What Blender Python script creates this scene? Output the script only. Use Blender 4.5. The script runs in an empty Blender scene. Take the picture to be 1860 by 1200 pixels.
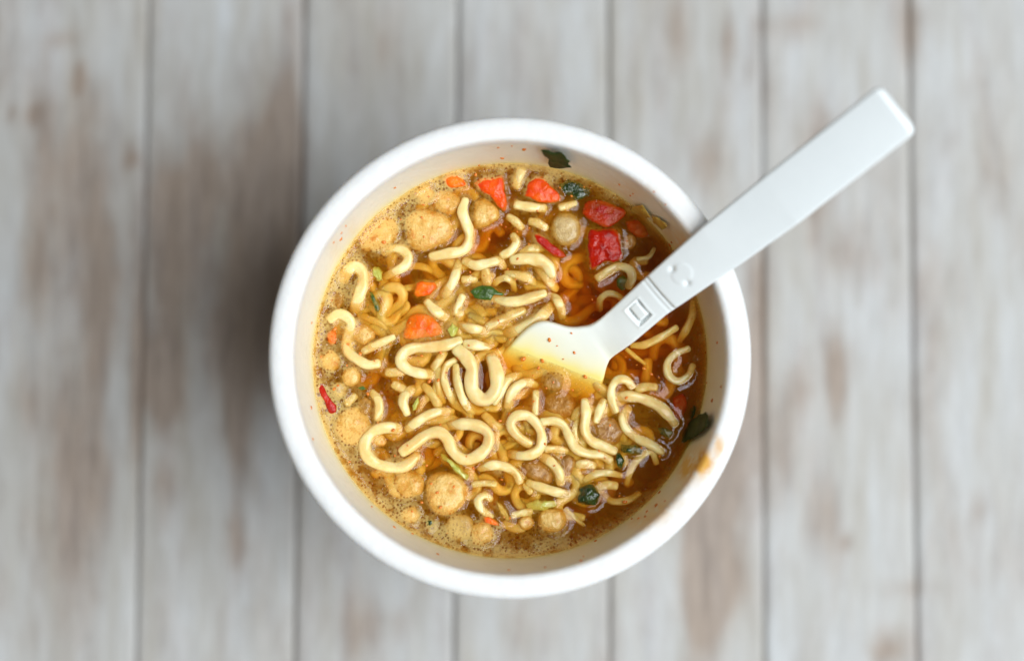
import bpy, bmesh, math, random
import numpy as np
from mathutils import Vector, noise as mnoise
random.seed(7)
S = bpy.context.scene
COL = S.collection
# ------------------------------------------------------------------ camera
MM = 0.001
RIM_Z = 0.100                      # top of the cup rim above the table
SOUP_Z = 0.082                     # level of the broth
F_PX = 3704.0                      # focal length in photograph pixels (1860 wide)
TILT = math.radians(3.0)
DIR = Vector((0, math.sin(TILT), -math.cos(TILT)))
UP = Vector((0, math.cos(TILT), math.sin(TILT)))
RIGHT = Vector((1, 0, 0))
CAM = Vector((0, 0, RIM_Z)) - 0.400 * (DIR + (926 - 930) / F_PX * RIGHT - (647 - 600) / F_PX * UP)
cd = bpy.data.cameras.new('camera')
cd.sensor_width = 36.0
cd.lens = 36.0 * F_PX / 1860.0
cd.clip_start = 0.01
cd.clip_end = 20.0
cd.dof.use_dof = True
cd.dof.focus_distance = 0.4165
cd.dof.aperture_fstop = 5.0
cam = bpy.data.objects.new('camera', cd)
cam.location = CAM
cam.rotation_euler = (TILT, 0, 0)
COL.objects.link(cam)
S.camera = cam
# ------------------------------------------------------------------ light
W = bpy.data.worlds.new('World')
S.world = W
W.use_nodes = True
bg = W.node_tree.nodes['Background']
bg.inputs['Color'].default_value = (1.0, 0.86, 0.68, 1)
bg.inputs['Strength'].default_value = 0.085
ld = bpy.data.lights.new('window_light', 'AREA')
ld.shape = 'RECTANGLE'
ld.size, ld.size_y = 1.2, 1.2
ld.energy = 38.5
ld.color = (0.92, 0.975, 1.0)
lo = bpy.data.objects.new('window_light', ld)
az, el, dist = math.radians(-16), math.radians(60), 1.5
lo.location = Vector((math.cos(az) * math.cos(el), math.sin(az) * math.cos(el), math.sin(el))) * dist + Vector((0, 0, .08))
lo.rotation_euler = (Vector((0, 0, 0.08)) - lo.location).to_track_quat('-Z', 'Y').to_euler()
COL.objects.link(lo)
S.view_settings.view_transform = 'Standard'
S.view_settings.look = 'None'
S.view_settings.gamma = 1
S.view_settings.exposure = 0.0
S.render.engine = 'CYCLES'
cy = S.cycles
cy.use_denoising = True
cy.max_bounces = 10
cy.diffuse_bounces = 4
cy.glossy_bounces = 4
cy.transmission_bounces = 6
cy.transparent_max_bounces = 24
cy.volume_bounces = 3
cy.sample_clamp_indirect = 6.0
cy.caustics_reflective = False
cy.caustics_refractive = False

# ------------------------------------------------------------------ helpers
def at(px, py, z):
    """the point of the plane z under a pixel of the photograph"""
    px, py, z = float(px), float(py), float(z)
    d = DIR + (px - 930) / F_PX * RIGHT - (py - 600) / F_PX * UP
    return CAM + d * ((z - CAM.z) / d.z)

R_TOP, SLOPE = 0.0427, 0.137        # inner wall: radius at the rim and taper
def r_in(z): return R_TOP - SLOPE * (RIM_Z - z)

def on_wall(px, py, h):
    px, py, h = float(px), float(py), float(h)
    d = DIR + (px - 930) / F_PX * RIGHT - (py - 600) / F_PX * UP
    z = RIM_Z - 0.009
    for _ in range(30):
        p = CAM + d * ((z - CAM.z) / d.z)
        r = math.hypot(p.x, p.y)
        # radius wanted r_in(z) = r
        zt = RIM_Z - (R_TOP - r) / SLOPE
        z += 0.4 * (zt - z)
    p = CAM + d * ((z - CAM.z) / d.z)
    n = Vector((-p.x / r, -p.y / r, SLOPE)).normalized()
    return p + n * h

def on_soup(px, py, h): return at(px, py, SOUP_Z + h)

def link(name, me, mat=None, parent=None):
    if mat is not None: me.materials.append(mat)
    o = bpy.data.objects.new(name, me)
    COL.objects.link(o)
    if parent is not None: o.parent = parent
    return o

def mesh(name, verts, faces, mat=None, parent=None, smooth=True):
    me = bpy.data.meshes.new(name)
    me.from_pydata([tuple(v) for v in verts], [], faces)
    if smooth: me.polygons.foreach_set('use_smooth', [True] * len(me.polygons))
    me.update()
    return link(name, me, mat, parent)

def tag(o, label, cat, group=None, kind=None):
    if label: o['label'] = label
    if cat: o['category'] = cat
    if group: o['group'] = group
    if kind: o['kind'] = kind
    return o

def empty(name, loc=(0, 0, 0)):
    o = bpy.data.objects.new(name, None)
    o.empty_display_size = .01
    o.location = loc
    COL.objects.link(o)
    return o

def fattr(me, name, values):
    a = me.attributes.new(name, 'FLOAT', 'POINT')
    a.data.foreach_set('value', np.asarray(values, dtype=np.float32))

def catmull(P, step):
    """resample a polyline of tuples smoothly, about step apart in its first two coordinates"""
    P = np.array(P, float)
    Q = np.vstack([2 * P[0] - P[1], P, 2 * P[-1] - P[-2]])
    out = []
    for i in range(1, len(Q) - 2):
        a, b, c, d = Q[i - 1], Q[i], Q[i + 1], Q[i + 2]
        n = max(2, int(np.hypot(*(c - b)[:2]) / step))
        for k in range(n):
            t = k / n
            out.append(.5 * (2 * b + (c - a) * t + (2 * a - 5 * b + 4 * c - d) * t * t + (3 * b - a - 3 * c + d) * t ** 3))
    out.append(Q[-2])
    return np.array(out)

# ------------------------------------------------------------------ materials
def nt(name):
    m = bpy.data.materials.new(name)
    m.use_nodes = True
    t = m.node_tree
    t.nodes.clear()
    out = t.nodes.new('ShaderNodeOutputMaterial')
    return m, t, out
def N(t, kind, **kw):
    n = t.nodes.new('ShaderNode' + kind)
    for k, v in kw.items():
        if k in n.inputs: n.inputs[k].default_value = v
        else: setattr(n, k, v)
    return n
def L(t, a, b): t.links.new(a, b)
def ramp(t, fac, stops):
    r = t.nodes.new('ShaderNodeValToRGB')
    e = r.color_ramp.elements
    while len(e) < len(stops): e.new(.5)
    for el_, (p, c) in zip(e, stops):
        el_.position = p
        el_.color = c if len(c) == 4 else (*c, 1)
    L(t, fac, r.inputs[0])
    return r.outputs[0]
def math_(t, op, a, b=None, c=None):
    n = t.nodes.new('ShaderNodeMath'); n.operation = op
    for i, v in enumerate((a, b, c)):
        if v is None: continue
        if isinstance(v, (int, float)): n.inputs[i].default_value = v
        else: L(t, v, n.inputs[i])
    return n.outputs[0]
def mixc(t, fac, a, b, mode='MIX'):
    n = t.nodes.new('ShaderNodeMix'); n.data_type = 'RGBA'; n.blend_type = mode
    for s, v in ((n.inputs[0], fac), (n.inputs[6], a), (n.inputs[7], b)):
        if isinstance(v, (int, float)): s.default_value = v
        elif isinstance(v, tuple): s.default_value = (*v, 1) if len(v) == 3 else v
        else: L(t, v, s)
    return n.outputs[2]
def pos(t): return t.nodes.new('ShaderNodeNewGeometry').outputs['Position']
def noise_tex(t, scale, detail=4, rough=.6, vec=None, dim='3D'):
    n = N(t, 'TexNoise', Scale=scale, Detail=detail, Roughness=rough)
    L(t, vec if vec is not None else pos(t), n.inputs['Vector'])
    return n.outputs['Fac']
def sstep(t, v, lo_, hi_):
    n = N(t, 'MapRange'); n.interpolation_type = 'SMOOTHSTEP'
    for i, x in ((0, v), (1, lo_), (2, hi_)):
        if isinstance(x, (int, float)): n.inputs[i].default_value = x
        else: L(t, x, n.inputs[i])
    return n.outputs[0]
def bump(t, h, dist, strength=1.0):
    b = N(t, 'Bump', Strength=strength, Distance=dist)
    L(t, h, b.inputs['Height'])
    return b.outputs[0]
def attr(t, name):
    n = t.nodes.new('ShaderNodeAttribute'); n.attribute_name = name
    return n.outputs['Fac']

def food_mat(name, stops, scale, rough, sss=0.0, sssr=.0015, bscale=2500, bdist=.0001, coat=.0, detail=5, spec=.5, spots=None):
    m, t, out = nt(name)
    p = N(t, 'BsdfPrincipled', Roughness=rough)
    p.inputs['Specular IOR Level'].default_value = spec
    p.inputs['Coat Weight'].default_value = coat
    p.inputs['Coat Roughness'].default_value = .08
    c = ramp(t, noise_tex(t, scale, detail, .65), stops)
    if spots: c = mixc(t, math_(t, 'MULTIPLY', sstep(t, noise_tex(t, 620, 3, .6), .58, .70), .5), c, spots)
    L(t, c, p.inputs['Base Color'])
    if sss:
        p.inputs['Subsurface Weight'].default_value = sss
        p.inputs['Subsurface Radius'].default_value = (1, .6, .3)
        p.inputs['Subsurface Scale'].default_value = sssr
    L(t, bump(t, noise_tex(t, bscale, 3, .6), bdist), p.inputs['Normal'])
    L(t, p.outputs[0], out.inputs[0])
    return m

M_NOODLE = food_mat('noodle_dough', [(.30, (.80, .53, .18)), (.55, (.85, .65, .30)), (.75, (.88, .72, .40))], 260, .32, .7, .0024, 900, .00009, .15)
M_MEAT = food_mat('pale_meat', [(.32, (.60, .22, .02)), (.45, (.72, .41, .09)), (.6, (.78, .52, .17)), (.8, (.86, .66, .31))], 380, .5, .2, .001, 1500, .0004, .3, spots=(.62, .20, .02))
M_MEAT_DARK = food_mat('brown_meat', [(.32, (.24, .085, .015)), (.5, (.38, .18, .04)), (.7, (.52, .29, .10))], 800, .3, .0, .001, 1600, .0004, .4)
M_MUSH = food_mat('tan_bean', [(.32, (.40, .25, .09)), (.55, (.56, .39, .16)), (.75, (.66, .50, .24))], 900, .4, .15, .001, 2600, .0002, .3)
M_CARROT = food_mat('orange_carrot', [(.3, (.78, .07, .004)), (.5, (.88, .14, .006)), (.75, (.92, .24, .012))], 420, .15, .1, .001, 1300, .0002, .0, spec=.3)
M_CARROT_RED = food_mat('red_orange_carrot', [(.3, (.62, .03, .003)), (.5, (.74, .07, .004)), (.75, (.84, .15, .008))], 420, .15, .1, .001, 1300, .0002, .0, spec=.3)
M_RED = food_mat('red_pepper', [(.3, (.27, .005, .001)), (.5, (.42, .009, .002)), (.75, (.56, .03, .004))], 420, .14, .0, .0010, 1100, .00028, .0, spec=.3)
M_LEAF = food_mat('green_leaf', [(.3, (.018, .04, .004)), (.5, (.04, .09, .006)), (.75, (.10, .17, .012))], 500, .3, .0, .001, 1400, .0002, .15)
M_LEAF_DARK = food_mat('dark_green_leaf', [(.3, (.008, .018, .003)), (.55, (.018, .042, .006)), (.8, (.05, .085, .012))], 500, .2, .0, .001, 900, .0004, .35)
M_CELERY = food_mat('yellow_green_stem', [(.3, (.35, .36, .04)), (.55, (.52, .50, .10)), (.8, (.66, .62, .22))], 400, .3, .25, .001, 1200, .0002, .4)
M_ONION = food_mat('yellow_onion', [(.3, (.40, .24, .03)), (.55, (.58, .40, .07)), (.8, (.66, .50, .14))], 400, .35, .1, .001, 1200, .0002, .4)
M_SPECK = food_mat('chilli_oil', [(.3, (.55, .12, .005)), (.7, (.78, .24, .015))], 900, .25, 0, .001, 1000, .0001, .4)

M_LEAF_WALL = food_mat('matte_leaf', [(.3, (.010, .022, .004)), (.55, (.022, .045, .008)), (.8, (.05, .075, .012))], 500, .6, .0, .001, 900, .0002, 0, spec=.25)

def plastic():
    m, t, out = nt('white_plastic')
    p = N(t, 'BsdfPrincipled', Roughness=.3)
    c = ramp(t, noise_tex(t, 60, 3), [(.3, (.82, .865, .89)), (.7, (.85, .895, .92))])
    L(t, mixc(t, attr(t, 'tint'), c, (.90, .77, .22)), p.inputs['Base Color'])
    p.inputs['Subsurface Weight'].default_value = .15
    p.inputs['Subsurface Radius'].default_value = (1, 1, 1)
    p.inputs['Subsurface Scale'].default_value = .001
    L(t, bump(t, noise_tex(t, 400, 2), .00003), p.inputs['Normal'])
    L(t, p.outputs[0], out.inputs[0])
    return m
M_PLASTIC = plastic()

def cup_mat():
    m, t, out = nt('polystyrene_foam')
    p = N(t, 'BsdfPrincipled', Roughness=.55)
    p.inputs['Subsurface Weight'].default_value = .5
    p.inputs['Subsurface Radius'].default_value = (1, .9, .75)
    p.inputs['Subsurface Scale'].default_value = .004
    n1 = noise_tex(t, 300, 4)
    base = ramp(t, n1, [(.3, (.78, .78, .78)), (.7, (.82, .82, .82))])
    st = attr(t, 'stain')
    sp = noise_tex(t, 420, 4, .7)
    amt = math_(t, 'MULTIPLY', st, sstep(t, sp, .26, .55))
    c = mixc(t, math_(t, 'MINIMUM', math_(t, 'MULTIPLY', amt, 1.0), 1.0), base, (.72, .38, .06))
    c = mixc(t, attr(t, 'band'), c, (.88, .79, .38))
    L(t, c, p.inputs['Base Color'])
    v = N(t, 'TexVoronoi', Scale=620.0); L(t, pos(t), v.inputs['Vector'])
    L(t, bump(t, math_(t, 'ADD', math_(t, 'MULTIPLY', v.outputs['Distance'], .5), noise_tex(t, 500, 3)), .00014, .7), p.inputs['Normal'])
    L(t, p.outputs[0], out.inputs[0])
    return m
M_CUP = cup_mat()

def broth_mat():
    m, t, out = nt('amber_broth')
    P = pos(t)
    # the clear liquid: mirror-like at glancing angles, clear from above
    lw = N(t, 'LayerWeight', Blend=.5)
    fres = math_(t, 'MULTIPLY_ADD', math_(t, 'POWER', lw.outputs['Facing'], 5.0), .97, .025)
    tr = N(t, 'BsdfTransparent')
    gl = N(t, 'BsdfGlossy', Roughness=.05)
    clear = t.nodes.new('ShaderNodeMixShader')
    L(t, fres, clear.inputs[0]); L(t, tr.outputs[0], clear.inputs[1]); L(t, gl.outputs[0], clear.inputs[2])
    # froth: films between small holes
    F = attr(t, 'foam')
    def cells(scale, lo_, hi_, soft):
        v = N(t, 'TexVoronoi', Scale=scale, voronoi_dimensions='2D'); L(t, P, v.inputs['Vector'])
        sep = t.nodes.new('ShaderNodeSeparateColor'); L(t, v.outputs['Color'], sep.inputs[0])
        rr = N(t, 'MapRange'); L(t, math_(t, 'POWER', sep.outputs[0], 2.0), rr.inputs[0])
        rr.inputs[3].default_value = lo_; rr.inputs[4].default_value = hi_
        lo2 = math_(t, 'SUBTRACT', rr.outputs[0], soft)
        return sstep(t, v.outputs['Distance'], lo2, rr.outputs[0])
    film = math_(t, 'MULTIPLY', cells(1400.0, .17, .42, .10), cells(640.0, -.55, .27, .05))
    film = math_(t, 'MULTIPLY', film, math_(t, 'MULTIPLY_ADD', cells(3400.0, .1, .5, .2), .3, .7))
    film = math_(t, 'MULTIPLY_ADD', film, .75, .25)
    patch = sstep(t, noise_tex(t, 330, 4, .65, P), .28, .62)
    amt = math_(t, 'MULTIPLY', F, math_(t, 'MULTIPLY_ADD', patch, .65, .35))
    alpha = math_(t, 'MULTIPLY', math_(t, 'MINIMUM', amt, 1.0), film)
    thick = sstep(t, amt, .25, .95)
    dif = N(t, 'BsdfDiffuse'); L(t, mixc(t, thick, (.72, .36, .012), (.97, .73, .25)), dif.inputs['Color'])
    tl = N(t, 'BsdfTranslucent'); L(t, mixc(t, thick, (.74, .36, .02), (.95, .64, .16)), tl.inputs['Color'])
    fm = t.nodes.new('ShaderNodeMixShader'); fm.inputs[0].default_value = .3
    L(t, dif.outputs[0], fm.inputs[1]); L(t, tl.outputs[0], fm.inputs[2])
    bn = bump(t, film, .0001, .6); L(t, bn, dif.inputs['Normal'])
    mx = t.nodes.new('ShaderNodeMixShader')
    L(t, math_(t, 'MULTIPLY', alpha, .62), mx.inputs[0]); L(t, clear.outputs[0], mx.inputs[1]); L(t, fm.outputs[0], mx.inputs[2])
    L(t, mx.outputs[0], out.inputs['Surface'])
    ab = N(t, 'VolumeAbsorption', Color=(.96, .71, .04, 1), Density=640.0)
    sc = N(t, 'VolumeScatter', Color=(1, .50, .03, 1), Density=150.0, Anisotropy=.4)
    ad = t.nodes.new('ShaderNodeAddShader')
    L(t, ab.outputs[0], ad.inputs[0]); L(t, sc.outputs[0], ad.inputs[1])
    L(t, ad.outputs[0], out.inputs['Volume'])
    return m
M_BROTH = broth_mat()

def bubble_mat():
    m, t, out = nt('bubble_film')
    lw = N(t, 'LayerWeight', Blend=.5)
    f = math_(t, 'MULTIPLY_ADD', math_(t, 'POWER', lw.outputs['Facing'], 3.0), .75, .04)
    tr = N(t, 'BsdfTransparent'); gl = N(t, 'BsdfGlossy', Roughness=.06)
    mx = t.nodes.new('ShaderNodeMixShader')
    L(t, f, mx.inputs[0]); L(t, tr.outputs[0], mx.inputs[1]); L(t, gl.outputs[0], mx.inputs[2])
    L(t, mx.outputs[0], out.inputs[0])
    return m
M_BUBBLE = bubble_mat()

def wood_mat():
    m, t, out = nt('whitewashed_wood')
    p = N(t, 'BsdfPrincipled', Roughness=.6)
    tc = t.nodes.new('ShaderNodeNewGeometry')
    mp = N(t, 'Mapping'); mp.inputs['Scale'].default_value = (1, .14, 1)
    L(t, tc.outputs['Position'], mp.inputs['Vector'])
    oi = t.nodes.new('ShaderNodeObjectInfo')
    off = N(t, 'VectorMath', operation='ADD'); L(t, mp.outputs[0], off.inputs[0])
    cx = t.nodes.new('ShaderNodeCombineXYZ'); L(t, math_(t, 'MULTIPLY', oi.outputs['Random'], 7.0), cx.inputs[2])
    L(t, cx.outputs[0], off.inputs[1])
    g1 = noise_tex(t, 130, 6, .62, off.outputs[0])
    g2 = noise_tex(t, 420, 5, .65, off.outputs[0])
    mp2 = N(t, 'Mapping'); mp2.inputs['Scale'].default_value = (1, .30, 1)
    L(t, tc.outputs['Position'], mp2.inputs['Vector'])
    b1 = noise_tex(t, 55, 5, .65, mp2.outputs[0])
    b2 = noise_tex(t, 160, 4, .6, mp2.outputs[0])
    white = ramp(t, g1, [(.3, (.375, .35, .315)), (.5, (.445, .442, .435)), (.72, (.505, .525, .55))])
    white = mixc(t, .22, white, ramp(t, g2, [(.32, (.55, .50, .44)), (.5, (.9, .9, .9)), (.68, (1.25, 1.27, 1.3))]), 'MULTIPLY')
    white = mixc(t, 1.0, white, (1.07, 1.07, 1.07), 'MULTIPLY')
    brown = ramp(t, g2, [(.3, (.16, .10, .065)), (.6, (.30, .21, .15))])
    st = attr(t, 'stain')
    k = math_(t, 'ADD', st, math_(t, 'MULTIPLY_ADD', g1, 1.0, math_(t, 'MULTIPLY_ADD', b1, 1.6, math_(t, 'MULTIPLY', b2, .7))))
    wear_shade = sstep(t, k, 1.5, 2.45)
    c = mixc(t, math_(t, 'MULTIPLY', wear_shade, .75), white, brown)
    L(t, c, p.inputs['Base Color'])
    L(t, bump(t, g2, .0003, .5), p.inputs['Normal'])
    L(t, p.outputs[0], out.inputs[0])
    return m
M_WOOD = wood_mat()
def gap_mat():
    m, t, out = nt('dark_underlay')
    p = N(t, 'BsdfPrincipled', Roughness=.9)
    L(t, ramp(t, noise_tex(t, 90, 3), [(.3, (.27, .265, .25)), (.7, (.37, .36, .34))]), p.inputs['Base Color'])
    L(t, p.outputs[0], out.inputs[0])
    return m
M_GAP = gap_mat()

# ------------------------------------------------------------------ table
table = empty('wooden_table', (0, 0, 0))
tag(table, 'whitewashed plank table top with worn brown patches under the cup', 'table')
# seams between planks as seen at the photograph's top and bottom edge
seams = [(-16, -36), (270, 246), (553, 534), (832, 824), (1105, 1108), (1385, 1389), (1651, 1667)]
ext = [(-16 - 284 * k, -36 - 287 * k) for k in (3, 2, 1)] + seams + [(1651 + 276 * k, 1667 + 284 * k) for k in (1, 2, 3, 4)]
# worn patches; two left of the cup also darken its shadow: pixel x, y, radius x, radius y, strength
wear_shade = [(60, 400, 40, 250, .3), (180, 600, 30, 200, .4), (130, 900, 50, 160, .35), (390, 560, 90, 160, .3), (640, 1150, 30, 80, .35), (1260, 980, 20, 160, .4), (1330, 760, 20, 100, .45), (1460, 700, 30, 60, .25), (1480, 360, 25, 120, .3), (1800, 250, 40, 120, .15), (720, 60, 20, 100, .25), (1230, 60, 20, 80, .25), (690, 80, 14, 60, .3), (455, 600, 50, 130, .6), (505, 470, 35, 90, .5), (500, 330, 40, 150, .9), (310, 430, 30, 110, .8), (525, 260, 22, 120, .6), (400, 300, 80, 90, .35), (350, 380, 60, 60, .4),
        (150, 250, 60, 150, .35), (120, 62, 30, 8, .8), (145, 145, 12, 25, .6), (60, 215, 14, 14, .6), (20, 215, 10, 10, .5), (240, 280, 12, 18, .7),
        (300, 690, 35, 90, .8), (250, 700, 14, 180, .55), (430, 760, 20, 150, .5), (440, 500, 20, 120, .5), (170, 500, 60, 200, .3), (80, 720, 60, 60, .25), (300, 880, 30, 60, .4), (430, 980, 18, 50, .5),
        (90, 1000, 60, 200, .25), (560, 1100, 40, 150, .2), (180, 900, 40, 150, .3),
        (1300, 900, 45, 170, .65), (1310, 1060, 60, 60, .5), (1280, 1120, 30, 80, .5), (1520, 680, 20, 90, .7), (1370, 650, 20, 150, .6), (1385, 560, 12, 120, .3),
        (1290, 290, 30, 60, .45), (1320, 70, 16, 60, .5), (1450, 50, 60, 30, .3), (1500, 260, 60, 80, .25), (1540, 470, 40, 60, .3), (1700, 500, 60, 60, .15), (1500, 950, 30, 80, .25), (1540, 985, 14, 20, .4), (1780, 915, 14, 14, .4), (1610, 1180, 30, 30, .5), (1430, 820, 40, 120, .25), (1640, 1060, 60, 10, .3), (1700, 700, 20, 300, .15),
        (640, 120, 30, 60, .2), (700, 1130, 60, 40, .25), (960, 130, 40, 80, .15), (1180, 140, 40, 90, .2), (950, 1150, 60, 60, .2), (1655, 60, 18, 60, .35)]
blobs = [(at(x, y, 0), rx / 74 * .01, ry / 74 * .01, s) for x, y, rx, ry, s in wear_shade]
GAP, CH, TH = .0003, .0012, .008
def plank(x0t, x0b, x1t, x1b, seed):
    a, b = at(x0t, 0, 0), at(x0b, 1200, 0)
    c, d = at(x1t, 0, 0), at(x1b, 1200, 0)
    ya, yb = a.y, b.y
    def xl(y): return a.x + (b.x - a.x) * (y - ya) / (yb - ya) + GAP / 2
    def xr(y): return c.x + (d.x - c.x) * (y - ya) / (yb - ya) - GAP / 2
    ys = np.linspace(-.30, .30, 161)
    us = [0, 0, .0006, CH * .7, CH * 1.3] + [None] * 18 + [CH * 1.3, CH * .7, .0006, 0, 0]
    V, st = [], []
    rnd = random.Random(seed)
    dz = rnd.uniform(-.0003, .0003)
    for y in ys:
        l, r = xl(y), xr(y)
        w = r - l
        for i in range(28):
            if i < 5: x = l + us[i]; z = (-TH, -CH * .45, -CH * .2, -CH * .06, 0)[i]
            elif i >= 23: x = r - us[i]; z = (0, -CH * .06, -CH * .2, -CH * .45, -TH)[i - 23]
            else: x = l + CH * 1.3 + (w - 2.6 * CH) * (i - 4) / 19; z = 0
            if i not in (0, 27):
                z += .00018 * mnoise.noise(Vector((x * 300, y * 25, seed))) + dz
            V.append((x, y, z))
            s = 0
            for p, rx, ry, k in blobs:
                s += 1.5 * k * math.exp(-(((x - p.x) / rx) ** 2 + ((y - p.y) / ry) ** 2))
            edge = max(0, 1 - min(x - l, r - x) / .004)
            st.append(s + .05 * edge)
    F = []
    for j in range(160):
        for i in range(27):
            k = j * 28 + i
            F.append((k, k + 1, k + 29, k + 28))
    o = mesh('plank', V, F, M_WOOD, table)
    fattr(o.data, 'stain', st)  # wear plus the shadow darkening painted left of the cup
for i in range(len(ext) - 1):
    lst = sorted(ext)
    plank(*lst[i], *lst[i + 1], i)
bm = bmesh.new()
bmesh.ops.create_cube(bm, size=1)
for v in bm.verts: v.co = (v.co.x * .78, v.co.y * .60, v.co.z * .012 - TH - .0045)
me = bpy.data.meshes.new('under_board'); bm.to_mesh(me); bm.free()
link('under_board', me, M_GAP, table)

# ------------------------------------------------------------------ cup
cup = empty('foam_cup', (0, 0, 0))
tag(cup, 'round white polystyrene cup of noodle soup with thick rim and stained inside', 'cup')
NS = 288
def lathe(name, prof, mat, parent, stain=None):
    V, F = [], []
    for r, z in prof:
        for k in range(NS):
            a = 2 * math.pi * k / NS
            V.append((r * math.cos(a), r * math.sin(a), z))
    for j in range(len(prof) - 1):
        for k in range(NS):
            k2 = (k + 1) % NS
            F.append((j * NS + k, j * NS + k2, (j + 1) * NS + k2, (j + 1) * NS + k))
    o = mesh(name, V, F, mat, parent)
    return o
def arc(cx, cz, r, a0, a1, n):
    return [(cx + r * math.cos(math.radians(a0 + (a1 - a0) * i / n)), cz + r * math.sin(math.radians(a0 + (a1 - a0) * i / n))) for i in range(n + 1)]
# rim: lip outside, crown, rolls over into the inside
z0 = RIM_Z
rim_prof = [(.0448, z0 - .0135), (.0470, z0 - .0130)] + [(.0474, z0 - .0120), (.0475, z0 - .006)] + arc(.0475 - .0016, z0 - .0016, .0016, 0, 90, 8) + [(.0452, z0 + .0001), (.0445, z0)] + arc(R_TOP + .0011, z0 - .0012, .0012, 90, 168, 8) + [(r_in(z0 - .0026), z0 - .0026)]
rim = lathe('rim', rim_prof, M_CUP, cup)
# wall: inside down to the bottom, then the outside up to the lip
zs_in = [z0 - .0026 - i * .0006 for i in range(36)] + list(np.linspace(z0 - .0026 - .022, .006, 14))
wall_prof = [(r_in(z) + .00002, z) for z in zs_in] + [(.020, .0055), (.0005, .0055)]
ow = [(.0005, .0015), (.028, .0015), (.0300, 0), (.0325, .0002), (.0333, .0015), (.0440, z0 - .0135), (.0448, z0 - .0134)]
wall = lathe('cup_wall', wall_prof + ow, M_CUP, cup)
stains = [(1245, 848, 14, 22, 1.1), (1275, 838, 13, 20, 1.3), (1262, 842, 30, 40, .3), (1235, 900, 14, 20, .3), (1200, 922, 22, 16, .5), (1160, 950, 24, 14, .35), (1180, 940, 40, 14, .3),
          (1150, 350, 40, 16, .30), (1120, 335, 30, 14, .25), (1215, 420, 20, 20, .35), (1240, 450, 20, 30, .4), (1300, 560, 14, 40, .08), (1290, 640, 14, 60, .08), (1290, 700, 12, 40, .1),
          (640, 420, 14, 20, .25), (610, 455, 12, 20, .25), (590, 800, 14, 30, .15), (1230, 470, 24, 24, .3),
          (1302, 798, 9, 9, .6), (1308, 812, 9, 10, .65), (1302, 830, 18, 16, .38), (1288, 850, 14, 14, .3), (905, 268, 30, 12, .15), (950, 1000, 300, 12, .08), (1050, 310, 50, 12, .15)]
def stain_glow_attr(o, spots, band):
    n = len(o.data.vertices)
    co = np.empty(n * 3, np.float32); o.data.vertices.foreach_get('co', co); co = co.reshape(-1, 3).astype(float)
    rel = co - np.array(CAM)
    dep = rel @ np.array(DIR)
    px = 930 + F_PX * (rel @ np.array(RIGHT)) / dep
    py = 600 - F_PX * (rel @ np.array(UP)) / dep
    st = np.zeros(n)
    for x, y, rx, ry, s in spots: st += s * np.exp(-((px - x) / rx) ** 2 - ((py - y) / ry) ** 2)
    rad = np.hypot(co[:, 0], co[:, 1])
    outside = rad > np.interp(co[:, 2], [0, z0], [.0315, .0455])
    st[outside] = 0
    dz = (co[:, 2] - SOUP_Z) / MM
    nz = np.array([mnoise.noise(Vector((float(c[0]) * 150, float(c[1]) * 150, 0))) for c in co])
    bd = np.where(dz < 0, 1.0, np.exp(-np.maximum(dz - .6 - .7 * nz, 0) / 1.6)) * .95 + .13 + .30 * np.exp(-np.maximum(dz, 0) / 8.0)  # yellow broth stain, with the soup's warm glow painted up the wall
    if not band: bd *= 0
    bd[outside] = 0
    fattr(o.data, 'stain', st); fattr(o.data, 'band', np.clip(bd, 0, 1))
stain_glow_attr(rim, stains, False)
stain_glow_attr(wall, stains, True)

# ------------------------------------------------------------------ things in the broth
EMERGE = []                         # (x, y, half width, top above broth) where something breaks the surface
def strand(name, pts, width_px, z_mm, mat=M_NOODLE, flat=.80, seed=0, taper=.25, reg=True):
    """a noodle swept along its photographed course; z_mm is the centre above the broth"""
    P = [(p[0], p[1], p[2] if len(p) > 2 else z_mm) for p in pts]
    R = catmull(P, 4.0)
    r2 = random.Random(seed * 7 + 2)
    n = len(R)
    s_ = np.r_[0, np.cumsum(np.hypot(*np.diff(R[:, :2], axis=0).T))]
    for e, flag in ((s_, len(pts[0]) < 3), (s_[-1] - s_, len(pts[-1]) < 3)):
        drop = (r2.choice((.2, .7, 1.2, 1.5, 1.7)) if s_[-1] > 45 else r2.choice((0, .25, .5))) if flag else 0
        R[:, 2] -= drop * np.clip(1 - e / 26, 0, 1) ** 1.5
    R[:, 2] += .16 * np.sin(s_ / 17 + r2.uniform(0, 6))
    C = np.array([at(x, y, SOUP_Z + z * MM) for x, y, z in R])
    rnd = random.Random(seed * 13 + 5)
    V, F = strand_geo(C, width_px / 88.6 * .01, flat, rnd, taper)
    o = mesh(name, V, F, mat)
    if reg:
        hw = width_px / 88.6 * .005
        for c in C[::2]:
            top = c[2] + hw * flat - SOUP_Z
            if top > .0002: EMERGE.append((c[0], c[1], hw, top))
    return o
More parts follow.
